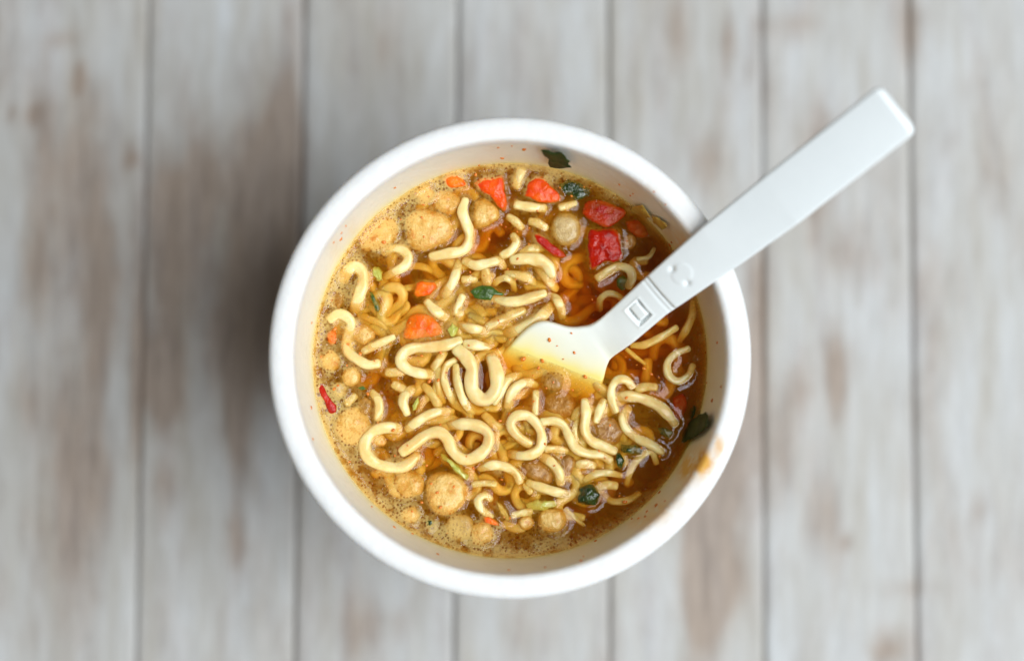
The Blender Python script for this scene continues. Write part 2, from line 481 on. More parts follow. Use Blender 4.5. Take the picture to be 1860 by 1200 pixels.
def strand_geo(C, w, flat, rnd, taper=.25, K=14, base=0):
    n = len(C)
    T = np.gradient(C, axis=0)
    T /= np.linalg.norm(T, axis=1)[:, None]
    V, F = [], []
    ph = rnd.uniform(0, 6)
    tw0, tw1 = rnd.uniform(-.5, .5), rnd.uniform(-.5, .5)
    rows = []
    # rounded ends: rings beyond the first and last centre
    endr = [(-.28, .60), (-.17, .85), (-.07, .97)]
    seq = [(0, e, s) for e, s in endr] + [(i, 0, 1) for i in range(n)] + [(n - 1, -e, s) for e, s in reversed(endr)]
    acc = 0
    for i, e, s in seq:
        t = T[i]
        up = np.array([0, 0, 1.0]); up -= t * up.dot(t); up /= np.linalg.norm(up)
        sd = np.cross(t, up)
        u = i / max(1, n - 1)
        tw = tw0 + (tw1 - tw0) * u + .35 * math.sin(ph + u * 9)
        a1 = sd * math.cos(tw) + up * math.sin(tw)
        a2 = -sd * math.sin(tw) + up * math.cos(tw)
        wob = 1 + .07 * math.sin(ph * 3 + i * .33) + .05 * math.sin(ph + i * .81)
        endt = 1 - taper * max(0, 1 - min(i, n - 1 - i) / 5.0) * .6
        hw = w * .5 * s * wob * endt
        hh = hw * flat
        c = C[i] + t * e * w
        for k in range(K):
            a = 2 * math.pi * k / K
            ca, sa = math.cos(a), math.sin(a)
            q = .72                                    # squarish section
            x = hw * abs(ca) ** q * (1 if ca >= 0 else -1)
            y = hh * abs(sa) ** q * (1 if sa >= 0 else -1)
            y *= 1 - .12 * math.cos(a) ** 2 * 0 - .10 * max(0, 1 - (abs(ca) / .35)) # faint groove along the top
            V.append(c + a1 * x + a2 * y)
    rws = len(seq)
    for j in range(rws - 1):
        for k in range(K):
            k2 = (k + 1) % K
            F.append((base + j * K + k, base + j * K + k2, base + (j + 1) * K + k2, base + (j + 1) * K + k))
    F.append(tuple(base + k for k in reversed(range(K))))
    F.append(tuple(base + (rws - 1) * K + k for k in range(K)))
    return V, F

def pillow(name, outline, top_mm, thick_mm, mat, p=2.4, rough=.12, nscale=600, seed=0, mapper=on_soup, M=56, K=9, reg=True, smooth_out=True, tilt=(0, 0)):
    """a piece with a traced outline, real thickness and an uneven skin; top_mm is its highest point above the broth"""
    O = list(outline)
    if smooth_out:
        A = catmull(O + [O[0]], 3.0)[:-1]
    else:
        A = []
        for i in range(len(O)):
            a, b = np.array(O[i], float), np.array(O[(i + 1) % len(O)], float)
            for k in range(8): A.append(a + (b - a) * k / 8)
        A = np.array(A)
    d = np.r_[0, np.cumsum(np.hypot(*np.diff(np.vstack([A, A[:1]]), axis=0).T))]
    tt = np.linspace(0, d[-1], M, endpoint=False)
    A2 = np.vstack([A, A[:1]])
    X = np.interp(tt, d, A2[:, 0]); Y = np.interp(tt, d, A2[:, 1])
    cx, cy_ = X.mean(), Y.mean()
    half = thick_mm * MM / 2
    zc = top_mm * MM - half
    V, F = [], []
    ss = [math.sin(math.pi / 2 * (i / K)) ** .9 for i in range(1, K + 1)]     # scales, centre to edge
    def vert(x, y, s, sgn):
        hgt = half * (max(0, 1 - s ** p)) ** (1 / p)
        q = mapper(x, y, zc + sgn * hgt + ((x - cx) * tilt[0] + (y - cy_) * tilt[1]) * MM)
        nv = Vector((q.x * nscale, q.y * nscale, q.z * nscale + seed * 3.1))
        dv = mnoise.noise_vector(nv) * .6 + mnoise.noise_vector(nv * 2.7) * .3
        return Vector(q) + dv * (rough * min(half * 2, .004))
    V.append(vert(cx, cy_, 0, 1))
    for s in ss:
        for i in range(M): V.append(vert(cx + (X[i] - cx) * s, cy_ + (Y[i] - cy_) * s, s, 1))
    nb = len(V)
    for s in reversed(ss[:-1]):
        for i in range(M): V.append(vert(cx + (X[i] - cx) * s, cy_ + (Y[i] - cy_) * s, s, -1))
    V.append(vert(cx, cy_, 0, -1))
    R_ = 2 * K - 1
    for i in range(M): F.append((0, 1 + i, 1 + (i + 1) % M))
    for j in range(R_ - 1):
        for i in range(M):
            i2 = (i + 1) % M
            F.append((1 + j * M + i, 1 + (j + 1) * M + i, 1 + (j + 1) * M + i2, 1 + j * M + i2))
    last = len(V) - 1
    for i in range(M): F.append((last, 1 + (R_ - 1) * M + (i + 1) % M, 1 + (R_ - 1) * M + i))
    o = mesh(name, V, F, mat)
    if reg and mapper is on_soup and top_mm > .2:
        for s in (0, .35, .7, .88):
            for i in range(0, M, 3):
                q = at(cx + (X[i] - cx) * s, cy_ + (Y[i] - cy_) * s, SOUP_Z)
                EMERGE.append((q.x, q.y, .0006, top_mm * MM))
    return o
def oval(x, y, rx, ry, rot=0, n=11, wob=.10, seed=0):
    rnd = random.Random(seed + 91)
    out = []
    for k in range(n):
        a = 2 * math.pi * k / n
        s = 1 + rnd.uniform(-wob, wob)
        u, v = rx * math.cos(a) * s, ry * math.sin(a) * s
        c, s_ = math.cos(math.radians(rot)), math.sin(math.radians(rot))
        out.append((x + u * c - v * s_, y + u * s_ + v * c))
    return out

GN = 'noodles floating in the broth'
noodles = [
 # label, width px, z mm, course
 ('hook shaped noodle beside the biggest meat chunk, upper left of the cup', 19, .35, [(845,364),(840,384),(846,404),(853,424),(850,444),(838,456),(816,460),(784,466)]),
 ('small foam edged noodle hook just below the biggest meat chunk', 17, .2, [(698,458),(712,452),(730,454),(742,466),(736,482),(720,492),(700,502)]),
 ('arched noodle covered in foam near the left wall, above the others', 22, .1, [(624,508),(630,494),(644,484),(658,494),(660,514),(654,532),(648,550),(644,562)]),
 ('long S shaped noodle running down along the left wall', 19, .1, [(600,580,0),(614,570,.2),(628,574,.2),(638,586,0),(634,604,-.7),(630,620,-.7),(634,640,-.1),(648,652,.2),(668,662,.3),(686,660,.2)]),
 ('short tapered noodle pointing up right, left of the orange carrot wedge', 15, .0, [(660,638,-.6),(672,632),(692,622,.2),(714,612,.2)]),
 ('sunken yellow noodle left of the small orange carrot square', 13, -1.6, [(648,564),(664,576),(688,586),(708,602)]),
 ('sunken yellow noodle just left of the small carrot square', 13, -1.5, [(716,520),(732,524),(750,521),(766,514)]),
 ('sunken yellow noodle above the small carrot square', 13, -1.7, [(738,486),(756,483),(774,487),(794,499)]),
 ('sunken noodle ring under the amber broth, left of the orange carrot wedge', 11, -1.8, [(716,544),(732,546),(740,556),(730,568),(712,576)]),
 ('straight slanting noodle right of the small carrot square', 19, .25, [(834,476),(830,490),(826,504),(818,520),(806,538)]),
 ('curved noodle stub below the small carrot square, above the orange wedge', 18, .4, [(776,548),(788,562),(802,572),(814,580)]),
 ('short forked noodle piece left under the bright green leaf', 15, .2, [(840,538),(834,552),(829,566),(838,570)]),
 ('tiny noodle stub just above the left tip of the bright green leaf', 17, .0, [(842,508),(852,507),(863,508)]),
 ('short upright noodle stub just above the bright green leaf', 20, .1, [(882,492),(883,502),(885,514)]),
 ('wavy noodle lying across above the bright green leaf', 18, .3, [(844,474),(864,482),(886,478),(906,474),(914,484)]),
 ('hooked noodle left of the red strip, under the noodle stubs', 17, .25, [(912,464,-.2),(928,456),(938,440),(932,428)]),
 ('stubby noodle between the two red carrot pieces by the top wall', 20, .1, [(947,310),(942,322),(938,338)]),
 ('fat noodle stub just below the red trapezoid carrot piece', 19, .35, [(938,372),(962,376),(988,378)]),
 ('noodle stub between red trapezoid piece and the round tan chunk', 15, .1, [(1018,377),(1030,374),(1044,369)]),
 ('slanting noodle stub, left of the two below the red trapezoid piece', 16, .3, [(924,394),(936,402),(947,413)]),
 ('slanting noodle stub touching the round tan chunk', 17, .3, [(964,402),(978,406),(991,414)]),
 ('broad arched noodle on the upper right of the noodle pile', 23, .15, [(932,472),(956,470),(980,473),(996,485),(1002,500)]),
 ('folded noodle tip poking out above the broad arched noodle', 17, -.2, [(948,459),(962,452),(976,452)]),
 ('noodle running down right under the broad arched noodle', 18, .1, [(978,486),(990,502),(1001,517),(1009,524)]),
 ('little curled noodle beside the right tip of the bright green leaf', 14, -.1, [(899,514),(908,507),(920,505),(931,513),(934,526)]),
 ('noodle arch between the little curl and the broad arched noodle', 16, .0, [(920,497),(940,500),(960,506),(974,518)]),
 ('long curved noodle starting at the tip of the bright green leaf', 19, .5, [(898,541),(916,547),(940,547),(962,541),(988,533)]),
 ('noodle bent down toward the fork at the right of the pile', 16, .0, [(993,535),(1009,542),(1019,560),(1021,576)]),
 ('slanting noodle above the fork head, nearer to the green leaf', 18, -.1, [(886,593,-.6),(908,582),(928,573),(950,564)]),
 ('broad slanting noodle touching the upper edge of the fork head', 21, .05, [(920,606),(944,598),(968,585),(988,570),(1001,555)]),
 ('straight noodle running right from the pale celery bit', 17, .4, [(832,590),(856,596),(888,601)]),
 ('short thick noodle just left of the fork head tip', 20, .5, [(846,624),(866,627),(885,630)]),
 ('long hairpin noodle bend below the orange carrot wedge', 20, .5, [(834,618,.2),(812,626),(780,630),(750,632),(733,641),(728,656),(740,670),(764,678),(788,681)]),
 ('short noodle stub tucked under the left end of the hairpin noodle', 18, .0, [(704,676),(718,676),(732,674)]),
 ('big U shaped noodle loop in the middle of the cup', 25, .6, [(830,634,.2),(846,648),(857,668),(856,690),(858,708),(870,723),(886,724),(899,710),(903,686),(897,660,.0),(892,648,-.6)]),
 ('noodle curving up right from the bottom of the big U loop', 18, .2, [(898,730,-.3),(906,716),(913,700),(925,687),(944,682)]),
 ('arched noodle below the dark water beside the fork head', 18, .3, [(922,738),(928,716),(940,701),(956,694),(972,699)]),
 ('short upright noodle above the right side of the oval loop', 14, .1, [(973,712),(973,730),(972,750)]),
 ('closed oval noodle loop right of the middle, with tail to the left', 18, .5, [(962,806,-.4),(950,799,-.1),(936,787),(927,770),(936,756),(956,754),(973,767),(983,788),(982,810),(969,823),(948,827),(926,824)]),
 ('deep noodle passing left of the closed oval loop', 17, -1.2, [(880,754),(900,772),(924,782)]),
 ('thin noodle bend at the left inside of the noodle bundle', 14, .0, [(826,654),(812,663),(806,680),(809,698),(818,720),(826,732)]),
 ('thin noodle between the left bend and the big U loop', 15, .1, [(828,664,-.4),(830,690),(838,718),(848,739),(858,750)]),
 ('sunken upright noodle at the far left of the bundle', 19, -1.0, [(796,668),(798,698),(802,728)]),
 ('sunken slanting noodle right of the small C shaped noodle', 18, -1.2, [(770,700),(784,715),(796,736)]),
 ('sunken noodle showing inside the hairpin noodle bend', 17, -.9, [(806,640),(798,654),(788,668)]),
 ('small C shaped noodle holding a green crumb, left of the bundle', 18, .4, [(752,706),(738,714),(732,730),(739,750)]),
 ('wavy noodle over the top of the large lower left loop', 17, .3, [(820,748),(798,747),(774,755),(754,768),(740,779)]),
 ('large round noodle loop at the lower left of the cup', 21, .3, [(724,778),(700,776),(677,784),(663,804),(666,826),(686,842),(716,849),(738,844),(756,828)]),
 ('long double wave noodle across the lower middle', 21, .8, [(731,820),(752,806),(776,789),(798,785),(813,798),(823,820),(843,834),(866,828),(884,811),(888,791),(876,777),(852,770),(818,771)]),
 ('arched noodle just below the long double wave noodle', 17, .2, [(872,850),(896,844),(920,848),(937,859),(944,874)]),
 ('curved noodle leading down from the closed oval loop', 19, .2, [(980,826),(1000,838),(1015,857),(1018,876)]),
 ('short level noodle right of the closed oval loop', 15, -.3, [(992,815),(1010,815),(1028,818)]),
 ('long S shaped noodle from the oval loop toward the dark leaves', 17, .2, [(984,766,-.3),(1006,764),(1023,772),(1033,792),(1045,813),(1067,823),(1091,826),(1108,836)]),
 ('J shaped noodle with pale end, right of the fork head corner', 18, .35, [(1062,728),(1064,752),(1062,780),(1073,799),(1096,810),(1116,819)]),
 ('thin noodle sliver inside the curve of the J shaped noodle', 10, -.3, [(1052,756),(1044,776),(1046,796),(1056,808)]),
 ('short noodle just right of the top of the J shaped noodle', 16, .1, [(1096,728),(1089,744),(1083,764)]),
 ('small noodle crook below the right corner of the fork head', 16, .3, [(1148,702),(1137,690),(1121,690),(1111,705),(1111,726,-.1),(1118,746,-.4)]),
 ('broad noodle sweeping right from the small crook to the wall', 20, .15, [(1117,720),(1140,719),(1168,724),(1196,737),(1213,753,-.3),(1226,770,-.8)]),
 ('C shaped noodle around a foam patch near the right wall', 17, .1, [(1141,741),(1131,758),(1137,778),(1158,796),(1182,807,-.1),(1202,820,-.6)]),
 ('short noodle stub above the broad sweeping right noodle', 18, -.2, [(1158,706),(1174,702),(1190,703)]),
 ('noodle ring close to the right wall below the handle', 14, -.35, [(1250,633,-.8),(1226,643,-.4),(1212,660,0),(1215,682,0),(1232,692),(1250,682),(1258,664,-.8)]),
 ('arched noodle under the bright red cube, beside the handle', 17, .0, [(1086,505,-.4),(1104,493),(1124,484),(1143,490),(1148,505),(1141,520,-.6)]),
 ('sunken noodle arch beside the handle, below the bright arched one', 13, -.9, [(1089,562),(1090,544),(1104,533),(1122,537),(1132,548)]),
 ('sunken double noodle emerging from under the handle', 14, -1.0, [(1148,627),(1170,626),(1200,612),(1228,595)]),
 ('sunken strand hugging the right wall below the handle', 14, -1.3, [(1258,548),(1257,572),(1247,597),(1234,618)]),
 ('thin sunken strand right of the fork neck', 9, -1.4, [(1138,634),(1152,646),(1171,660)]),
 ('faint sunken noodle arch near the lower right wall', 13, -.9, [(1138,878),(1147,850),(1166,826),(1184,821),(1192,840)]),
 ('flat noodle above the dark green glossy ball', 14, -.25, [(1062,871),(1080,861),(1104,858),(1127,863)]),
 ('slanting noodle with round end pointing at the dark green ball', 17, .2, [(960,876,-.3),(984,885),(1010,893),(1036,897)]),
 ('sunken yellow noodle right of the dark green ball', 18, -1.0, [(1088,884),(1102,880),(1118,882)]),
 ('crumb sized noodle stub at the left of the slanting noodle', 15, .1, [(954,880),(958,886),(963,893)]),
 ('small noodle ring by the orange crumb near the bottom', 14, .2, [(892,938),(874,924),(868,908),(880,899),(891,906)]),
 ('thin brown sunken strand below the dark green ball', 8, -1.0, [(1028,924),(1044,940),(1060,953)]),
 ('sunken yellow noodle above the small bottom ring', 14, -.9, [(860,879),(880,877),(899,879)]),
 ('short foam covered noodle right of the red strip by the left wall', 16, .05, [(676,712),(687,726),(689,744),(686,760)]),
 ('pale noodle crumb just right of the red strip', 16, .05, [(630,732),(637,726),(644,719)]),
 ('short noodle stub left of the dark leaf by the lower right', 17, -.1, [(1050,843),(1064,842),(1078,845)]),
 ('pale noodle piece above the bottom meat chunk', 14, -.3, [(932,935),(948,931),(964,928)]),
 ('half sunken noodle stub left of the small C shaped noodle', 17, -.4, [(716,698),(724,702),(733,707)]),
 ('olive curl sunk beside the handle near the upper right wall', 9, -.7, [(1158,471),(1178,467),(1188,452)]),
 ('dull sunken noodle right of the dark green ball, below the yellow one', 13, -1.3, [(1096,897),(1112,910),(1140,908),(1160,896)]),
]
for i, (lab, w, z, pts) in enumerate(noodles):
    o = strand('noodle', pts, w * 1.02, z - .34 if z > -.3 else z, seed=i)
    tag(o, lab, 'noodle', GN)
# the tangle below
rnd = random.Random(3)
DARK = [(1028, 416, 50), (1090, 560, 90), (1130, 620, 80), (1140, 400, 60), (1225, 720, 45), (1180, 880, 50), (1180, 640, 60), (900, 430, 25), (620, 545, 25), (690, 700, 25), (790, 850, 25)]
V, F = [], []
for k in range(120):
    zz = rnd.uniform(-3.0, -1.9) if k < 55 else rnd.uniform(-8, -3.6)
    r0, a0 = 330 * math.sqrt(rnd.random()), rnd.uniform(0, 6.3)
    x, y = 922 + r0 * math.cos(a0), 650 + r0 * math.sin(a0)
    hd, cur, ph = rnd.uniform(0, 6.3), rnd.uniform(.45, .9), rnd.uniform(0, 6.3)
    pts = []
    for j in range(rnd.randint(10, 20)):
        if math.hypot(x - 922, y - 650) > 325: break
        if k < 55 and any(math.hypot(x - a, y - b) < c for a, b, c in DARK): break
        pts.append((x, y, zz + .5 * math.sin(j * .8 + ph)))
        h2 = hd + 1.6 * math.sin(j * cur + ph)
        x += 16 * math.cos(h2); y += 16 * math.sin(h2)
    if len(pts) < 4: continue
    R = catmull(pts, 6.0)
    C = np.array([at(a, b, SOUP_Z + c * MM) for a, b, c in R])
    v, f = strand_geo(C, rnd.uniform(19, 23) / 88.6 * .01, .8, rnd, K=10, base=len(V))
    V += v; F += f
PILE = [(905, 660, 150), (960, 520, 90), (1060, 800, 90), (960, 850, 90), (800, 740, 110), (1150, 740, 50)]
for k in range(24):
    cx_, cy__, cr = PILE[k % 6]
    a0 = rnd.uniform(0, 6.3); r0 = cr * math.sqrt(rnd.random())
    x, y = cx_ + r0 * math.cos(a0), cy__ + r0 * math.sin(a0)
    hd, ph, cur = rnd.uniform(0, 6.3), rnd.uniform(0, 6.3), rnd.uniform(.5, .75)
    zz = rnd.uniform(-2.4, -1.3)
    pts = []
    for j in range(rnd.randint(12, 22)):
        if math.hypot(x - 922, y - 650) > 325 or any(math.hypot(x - a, y - b) < c for a, b, c in DARK): break
        if ((x - 1000) / 90) ** 2 + ((y - 650) / 60) ** 2 < 1: break
        pts.append((x, y, zz + .3 * math.sin(j * .7 + ph)))
        h2 = hd + 1.35 * math.sin(j * cur + ph)
        x += 13 * math.cos(h2); y += 13 * math.sin(h2)
    if len(pts) < 5: continue
    R = catmull(pts, 5.0)
    C = np.array([at(a, b, SOUP_Z + c * MM) for a, b, c in R])
    v, f = strand_geo(C, rnd.uniform(16, 19) / 88.6 * .01, .8, rnd, K=10, base=len(V))
    V += v; F += f
tag(mesh('sunken_noodles', V, F, M_NOODLE), 'tangle of noodles sunk deep in the amber broth', 'noodles', kind='stuff')

GM = 'meat chunks in the broth'
def meat(lab, outline, top, th, mat=M_MEAT, name='meat_chunk', cat='meat', **kw):
    kw['rough'] = kw.get('rough', .15) * .5
    if top > .2: top -= .12
    kw.setdefault('p', 3.2)
    kw.setdefault('nscale', 480)
    kw.setdefault('K', 12)
    tag(pillow(name, outline, top, th, mat, **kw), lab, cat, GM)
meat('biggest pale meat chunk, upper left, with white porous right edge', [(736,400),(748,386),(772,380),(800,386),(818,398),(824,418),(818,436),(798,446),(774,456),(752,454),(740,436),(738,416)], .75, 4, seed=1, rough=.2, p=3)
meat('ragged pale meat chunk at the upper left wall, under foam', [(652,438),(664,416),(684,400),(704,392),(718,400),(724,420),(716,440),(700,450),(676,456),(658,452)], .5, 4, seed=2, rough=.28, p=2.6)
meat('little foamy meat crumb by the upper left wall', oval(771, 352, 19, 16, 0, seed=3), .45, 3, seed=3, rough=.25)
meat('yellowish meat chunk left of the top orange carrots', oval(812, 366, 27, 22, 20, seed=4), .25, 3.5, seed=4, rough=.2)
meat('pinkish meat chunk under the long orange carrot piece', [(858,392),(862,370),(876,360),(894,368),(906,384),(906,398),(894,406),(876,414),(862,410)], .6, 4, seed=5, rough=.2)
meat('round smooth tan chunk right of the noodle stubs', oval(1028, 416, 28, 31, 0, n=14, wob=.04, seed=6), .7, 4.5, M_MUSH, seed=6, rough=.1)
meat('small crumbly meat bit at the left wall', oval(601, 655, 17, 20, 0, seed=7), .35, 3, seed=7, rough=.3)
meat('round orange tan meat ball above the red strip', oval(638, 685, 18, 18, 0, seed=8), .6, 3, seed=8, rough=.18)
meat('pale meat crumb touching the red strip at the left wall', oval(617, 707, 14, 14, 30, seed=9), .5, 2.5, M_MUSH, seed=9, rough=.25)
meat('foam covered meat chunk below the red strip', oval(641, 772, 32, 34, 0, seed=10), .4, 4, seed=10, rough=.28)
meat('rough meat chunk left of the big orange spotted one', oval(744, 879, 28, 25, 10, seed=11), .45, 4, seed=11, rough=.22)
meat('large round meat chunk with orange spots, lower left', [(774,888),(778,870),(794,858),(816,856),(838,868),(850,886),(846,908),(832,926),(810,936),(788,928),(776,908)], .9, 4.5, seed=12, rough=.22, p=3)
meat('small round meat crumb by the lower left wall', oval(745, 934, 16, 16, 0, seed=13), .5, 3, seed=13, rough=.18)
meat('bigger half of the meat pair by the bottom wall', oval(836, 956, 27, 25, 20, seed=14), .4, 4, M_MUSH, seed=14, rough=.18)
meat('shiny right half of the meat pair by the bottom wall', oval(874, 968, 22, 22, 0, seed=15), .55, 3.6, seed=15, rough=.22)
meat('orange tan meat chunk near the bottom wall, under the celery leaf', oval(1003, 944, 28, 22, -15, seed=16), .55, 4, seed=16, rough=.22)
meat('small meat crumb left of the chunk near the bottom wall', oval(956, 950, 15, 13, 0, seed=27), .1, 3, seed=27, rough=.22)
meat('dark brown meat lump below the fork head, with wet highlight', oval(1005, 692, 20, 18, 20, seed=17), .5, 3.5, M_MEAT_DARK, seed=17, rough=.22)
meat('sunken dark meat lump below the shiny brown lump', oval(1018, 735, 32, 26, 20, seed=18), -.5, 4, M_MEAT_DARK, seed=18, rough=.22)
meat('brown meat chunk right of the J shaped noodle', oval(1105, 782, 27, 26, 0, seed=19), .2, 4, M_MEAT_DARK, seed=19, rough=.2)
meat('pale sunken meat ball inside the left S shaped noodle', oval(660, 606, 22, 18, 20, seed=20), .1, 3.5, seed=20, rough=.18)
meat('brown sunken meat lump right of the pale noodle crumb', oval(662, 738, 14, 18, 0, seed=21), .0, 3, M_MEAT_DARK, seed=21, rough=.2)
meat('brown meat chunk under the curved lower noodle', [(948,838),(970,832),(996,846),(1008,866),(996,880),(966,872),(948,858)], -.1, 4, M_MEAT_DARK, seed=22, rough=.2)
meat('wet brown meat sliver right of the curved lower noodle', oval(1032, 845, 12, 20, 15, seed=23), .2, 3, M_MEAT_DARK, seed=23, rough=.2)
meat('dark brown round lump in the shade of the handle, upper right', oval(1143, 440, 13, 16, 0, seed=24), -.1, 4, M_MEAT_DARK, seed=24, rough=.15)
meat('small sunken chunk at the left wall above the S shaped noodle', oval(612, 545, 13, 20, 20, seed=25), -.4, 3, M_MEAT_DARK, seed=25, rough=.2)
meat('crumb of foam coated meat in the lower left noodle loop', oval(688, 800, 15, 12, 0, seed=26), .3, 2.5, seed=26, rough=.3)

def _sink(t): return t - .1 if t > .6 else t
GC = 'orange and red vegetable pieces in the broth'
def veg(lab, outline, top, th, mat, name='carrot_piece', cat='carrot', **kw):
    kw.setdefault('p', 4.5); kw.setdefault('rough', .09)
    tag(pillow(name, outline, _sink(top), th, mat, **kw), lab, cat, GC)
veg('small orange carrot lump by the top wall, leftmost of three', [(804,326),(812,318),(828,318),(842,326),(848,336),(834,340),(814,340)], .85, 3, M_CARROT, seed=31)
veg('long orange carrot piece by the top wall with shiny red end', [(860,332),(876,324),(898,322),(912,320),(916,334),(918,352),(922,370),(916,384),(904,374),(890,358),(874,348)], .7, 3.5, M_CARROT_RED, seed=32, rough=.14)
veg('red orange trapezoid carrot piece near the top wall', [(952,356),(958,334),(970,322),(988,322),(998,334),(1018,356),(1016,366),(994,368),(970,364)], .8, 3.5, M_CARROT_RED, seed=33, rough=.12)
veg('dark red sunken pepper slab, upper right of the cup', [(1056,388),(1064,368),(1086,362),(1120,374),(1138,384),(1124,402),(1104,414),(1078,404)], .0, 3, M_RED, 'pepper_piece', 'pepper', seed=34)
veg('bright red pepper cube with wrinkled shiny top, beside the handle', [(1067,424),(1072,417),(1096,416),(1120,418),(1126,432),(1130,462),(1124,474),(1098,478),(1078,488),(1068,476)], .9, 4.5, M_RED, 'pepper_piece', 'pepper', seed=35, rough=.16)
veg('narrow red strip lying below the round tan chunk', [(968,424),(982,424),(1000,440),(1022,456),(1028,466),(1012,468),(992,456),(974,440)], .4, 2.5, M_RED, 'pepper_piece', 'pepper', seed=36)
veg('small orange carrot square in the left half', [(757,514),(764,511),(790,512),(794,522),(780,536),(756,540),(752,532)], .7, 3, M_CARROT, seed=37, smooth_out=False)
veg('orange carrot wedge with fine lines, left of the middle', [(744,574),(760,570),(782,574),(800,592),(802,606),(776,612),(744,616),(732,610),(736,594)], .35, 3, M_CARROT, seed=38, rough=.14)
veg('red strip pressed against the left wall', [(577,700),(584,696),(590,704),(594,716),(602,726),(610,736),(610,748),(600,752),(594,742),(588,726),(580,714)], .95, 2.5, M_RED, 'pepper_piece', 'pepper', seed=39)
veg('orange crumb at the bottom between ring noodle and meat pair', [(878,938),(890,938),(902,946),(906,954),(890,952),(880,948)], .35, 2, M_CARROT, seed=40)
veg('orange sunken carrot bit by the left wall', [(594,604),(604,598),(612,606),(610,622),(600,626),(594,616)], -.15, 2.5, M_CARROT, seed=41)
veg('dark red sunken pepper bit near the right wall', [(1222,722),(1240,714),(1248,732),(1240,758),(1228,764),(1222,744)], -1.7, 3, M_RED, 'pepper_piece', 'pepper', seed=42)
veg('red sunken pepper bit at the upper right wall by the handle', [(1136,402),(1156,398),(1172,412),(1178,428),(1160,432),(1140,418)], -1.3, 3, M_RED, 'pepper_piece', 'pepper', seed=43)

GG = 'green herb flakes'
def leaf(lab, outline, top, th, mat, name='herb_leaf', cat='herb', **kw):
    kw.setdefault('p', 2.2); kw.setdefault('rough', .45); kw.setdefault('smooth_out', False); kw.setdefault('K', 6)
    tag(pillow(name, outline, top, th, mat, **kw), lab, cat, GG)
leaf('ragged dark green leaf stuck to the inner wall at the top', [(984,262),(996,263),(1008,268),(1020,266),(1028,272),(1034,280),(1040,284),(1034,288),(1042,294),(1030,296),(1016,297),(1002,294),(997,286),(1000,280),(990,272)], 1.5, .7, M_LEAF_WALL, mapper=on_wall, seed=51)
leaf('big dark leaf stuck to the right inner wall', [(1244,808),(1250,786),(1262,768),(1278,756),(1292,750),(1296,760),(1293,776),(1282,788),(1268,798),(1252,806)], 1.4, .7, M_LEAF_WALL, mapper=on_wall, seed=52)
leaf('narrow dark leaf sliver above the big wall leaf', [(1260,764),(1262,748),(1270,738),(1273,742),(1270,758),(1264,766)], 1.4, .6, M_LEAF_WALL, mapper=on_wall, seed=53)
leaf('dark green sunken leaf by the top wall, right of the trapezoid carrot', [(1014,334),(1030,326),(1050,330),(1072,344),(1070,356),(1052,366),(1040,360),(1022,350)], .15, 1, M_LEAF_DARK, seed=54)
leaf('bright green leaf flake on the noodles in the middle', [(853,530),(862,523),(876,518),(892,520),(900,527),(916,534),(912,537),(898,535),(893,545),(878,545),(862,540)], 1.5, .8, M_LEAF, seed=55)
leaf('thin dark green sliver left of the sunken noodle ring', [(672,530),(678,532),(684,546),(692,562),(688,568),(680,562),(674,546)], .4, .8, M_LEAF, seed=56)
leaf('shiny round dark green ball near the lower right', oval(1069, 899, 20, 20, 0, n=13, wob=.05, seed=57), 1.6, 4, M_LEAF_DARK, smooth_out=True, p=2.2, K=9, rough=.2)
leaf('dark green leaf tangle right of the long S noodle end', [(1128,806),(1146,806),(1168,814),(1166,824),(1146,826),(1128,820)], .35, 1.2, M_LEAF_DARK, seed=58)
leaf('small dark green flake at the end of the J shaped noodle', [(1118,824),(1126,820),(1134,838),(1130,852),(1120,846)], .5, 1, M_LEAF_DARK, seed=59)
leaf('dark green flake inside the right C shaped noodle', [(1194,778),(1210,776),(1222,786),(1216,794),(1200,790)], .25, 1, M_LEAF_DARK, seed=60)
leaf('green bit in the arch under the red cube', [(1120,506),(1132,500),(1142,508),(1140,524),(1128,528),(1120,518)], .0, 1, M_LEAF, seed=61)
leaf('tiny green flake above the short foam covered noodle', [(648,704),(660,701),(666,706),(656,710)], .4, .7, M_LEAF, seed=62)
leaf('green crumb held in the small C shaped noodle', [(748,738),(753,728),(759,722),(761,732),(756,744),(749,746)], .6, 1, M_CELERY, seed=63)
leaf('tiny dark green crumb by the bottom left wall', oval(780, 948, 8, 6, 0, seed=64), .35, 1, M_LEAF_DARK, seed=64)
leaf('yellow green stem above the big orange spotted chunk', [(800,822),(808,824),(832,844),(852,862),(850,872),(842,868),(822,850),(804,834)], .35, 1.5, M_CELERY, 'celery_stem', 'celery', seed=65)
leaf('pale yellow green celery bit near the left arched noodle', [(676,486),(688,484),(694,494),(696,508),(684,510),(678,500)], .2, 1.5, M_CELERY, 'celery_stem', 'celery', seed=66)
leaf('pale green celery bit at the start of the straight noodle', [(812,598),(822,586),(832,592),(830,606),(826,614),(814,606)], .5, 1.3, M_CELERY, 'celery_stem', 'celery', seed=67)
leaf('yellow green celery leaf above the bottom meat chunk', [(956,914),(976,908),(1006,908),(1010,918),(988,926),(964,928),(958,922)], .25, 1.2, M_CELERY, 'celery_stem', 'celery', seed=68)
leaf('yellow stem sliver right of the small bottom ring', [(902,912),(910,914),(922,930),(927,946),(920,944),(908,930)], .3, 1.2, M_ONION, 'onion_strip', 'onion', seed=69)
leaf('olive yellow flake on the upper right wall beside the onion strip', [(1147,376),(1158,371),(1171,369),(1177,380),(1186,390),(1176,394),(1162,386),(1150,384)], .8, .6, M_ONION, 'onion_strip', 'onion', mapper=on_wall, seed=70)
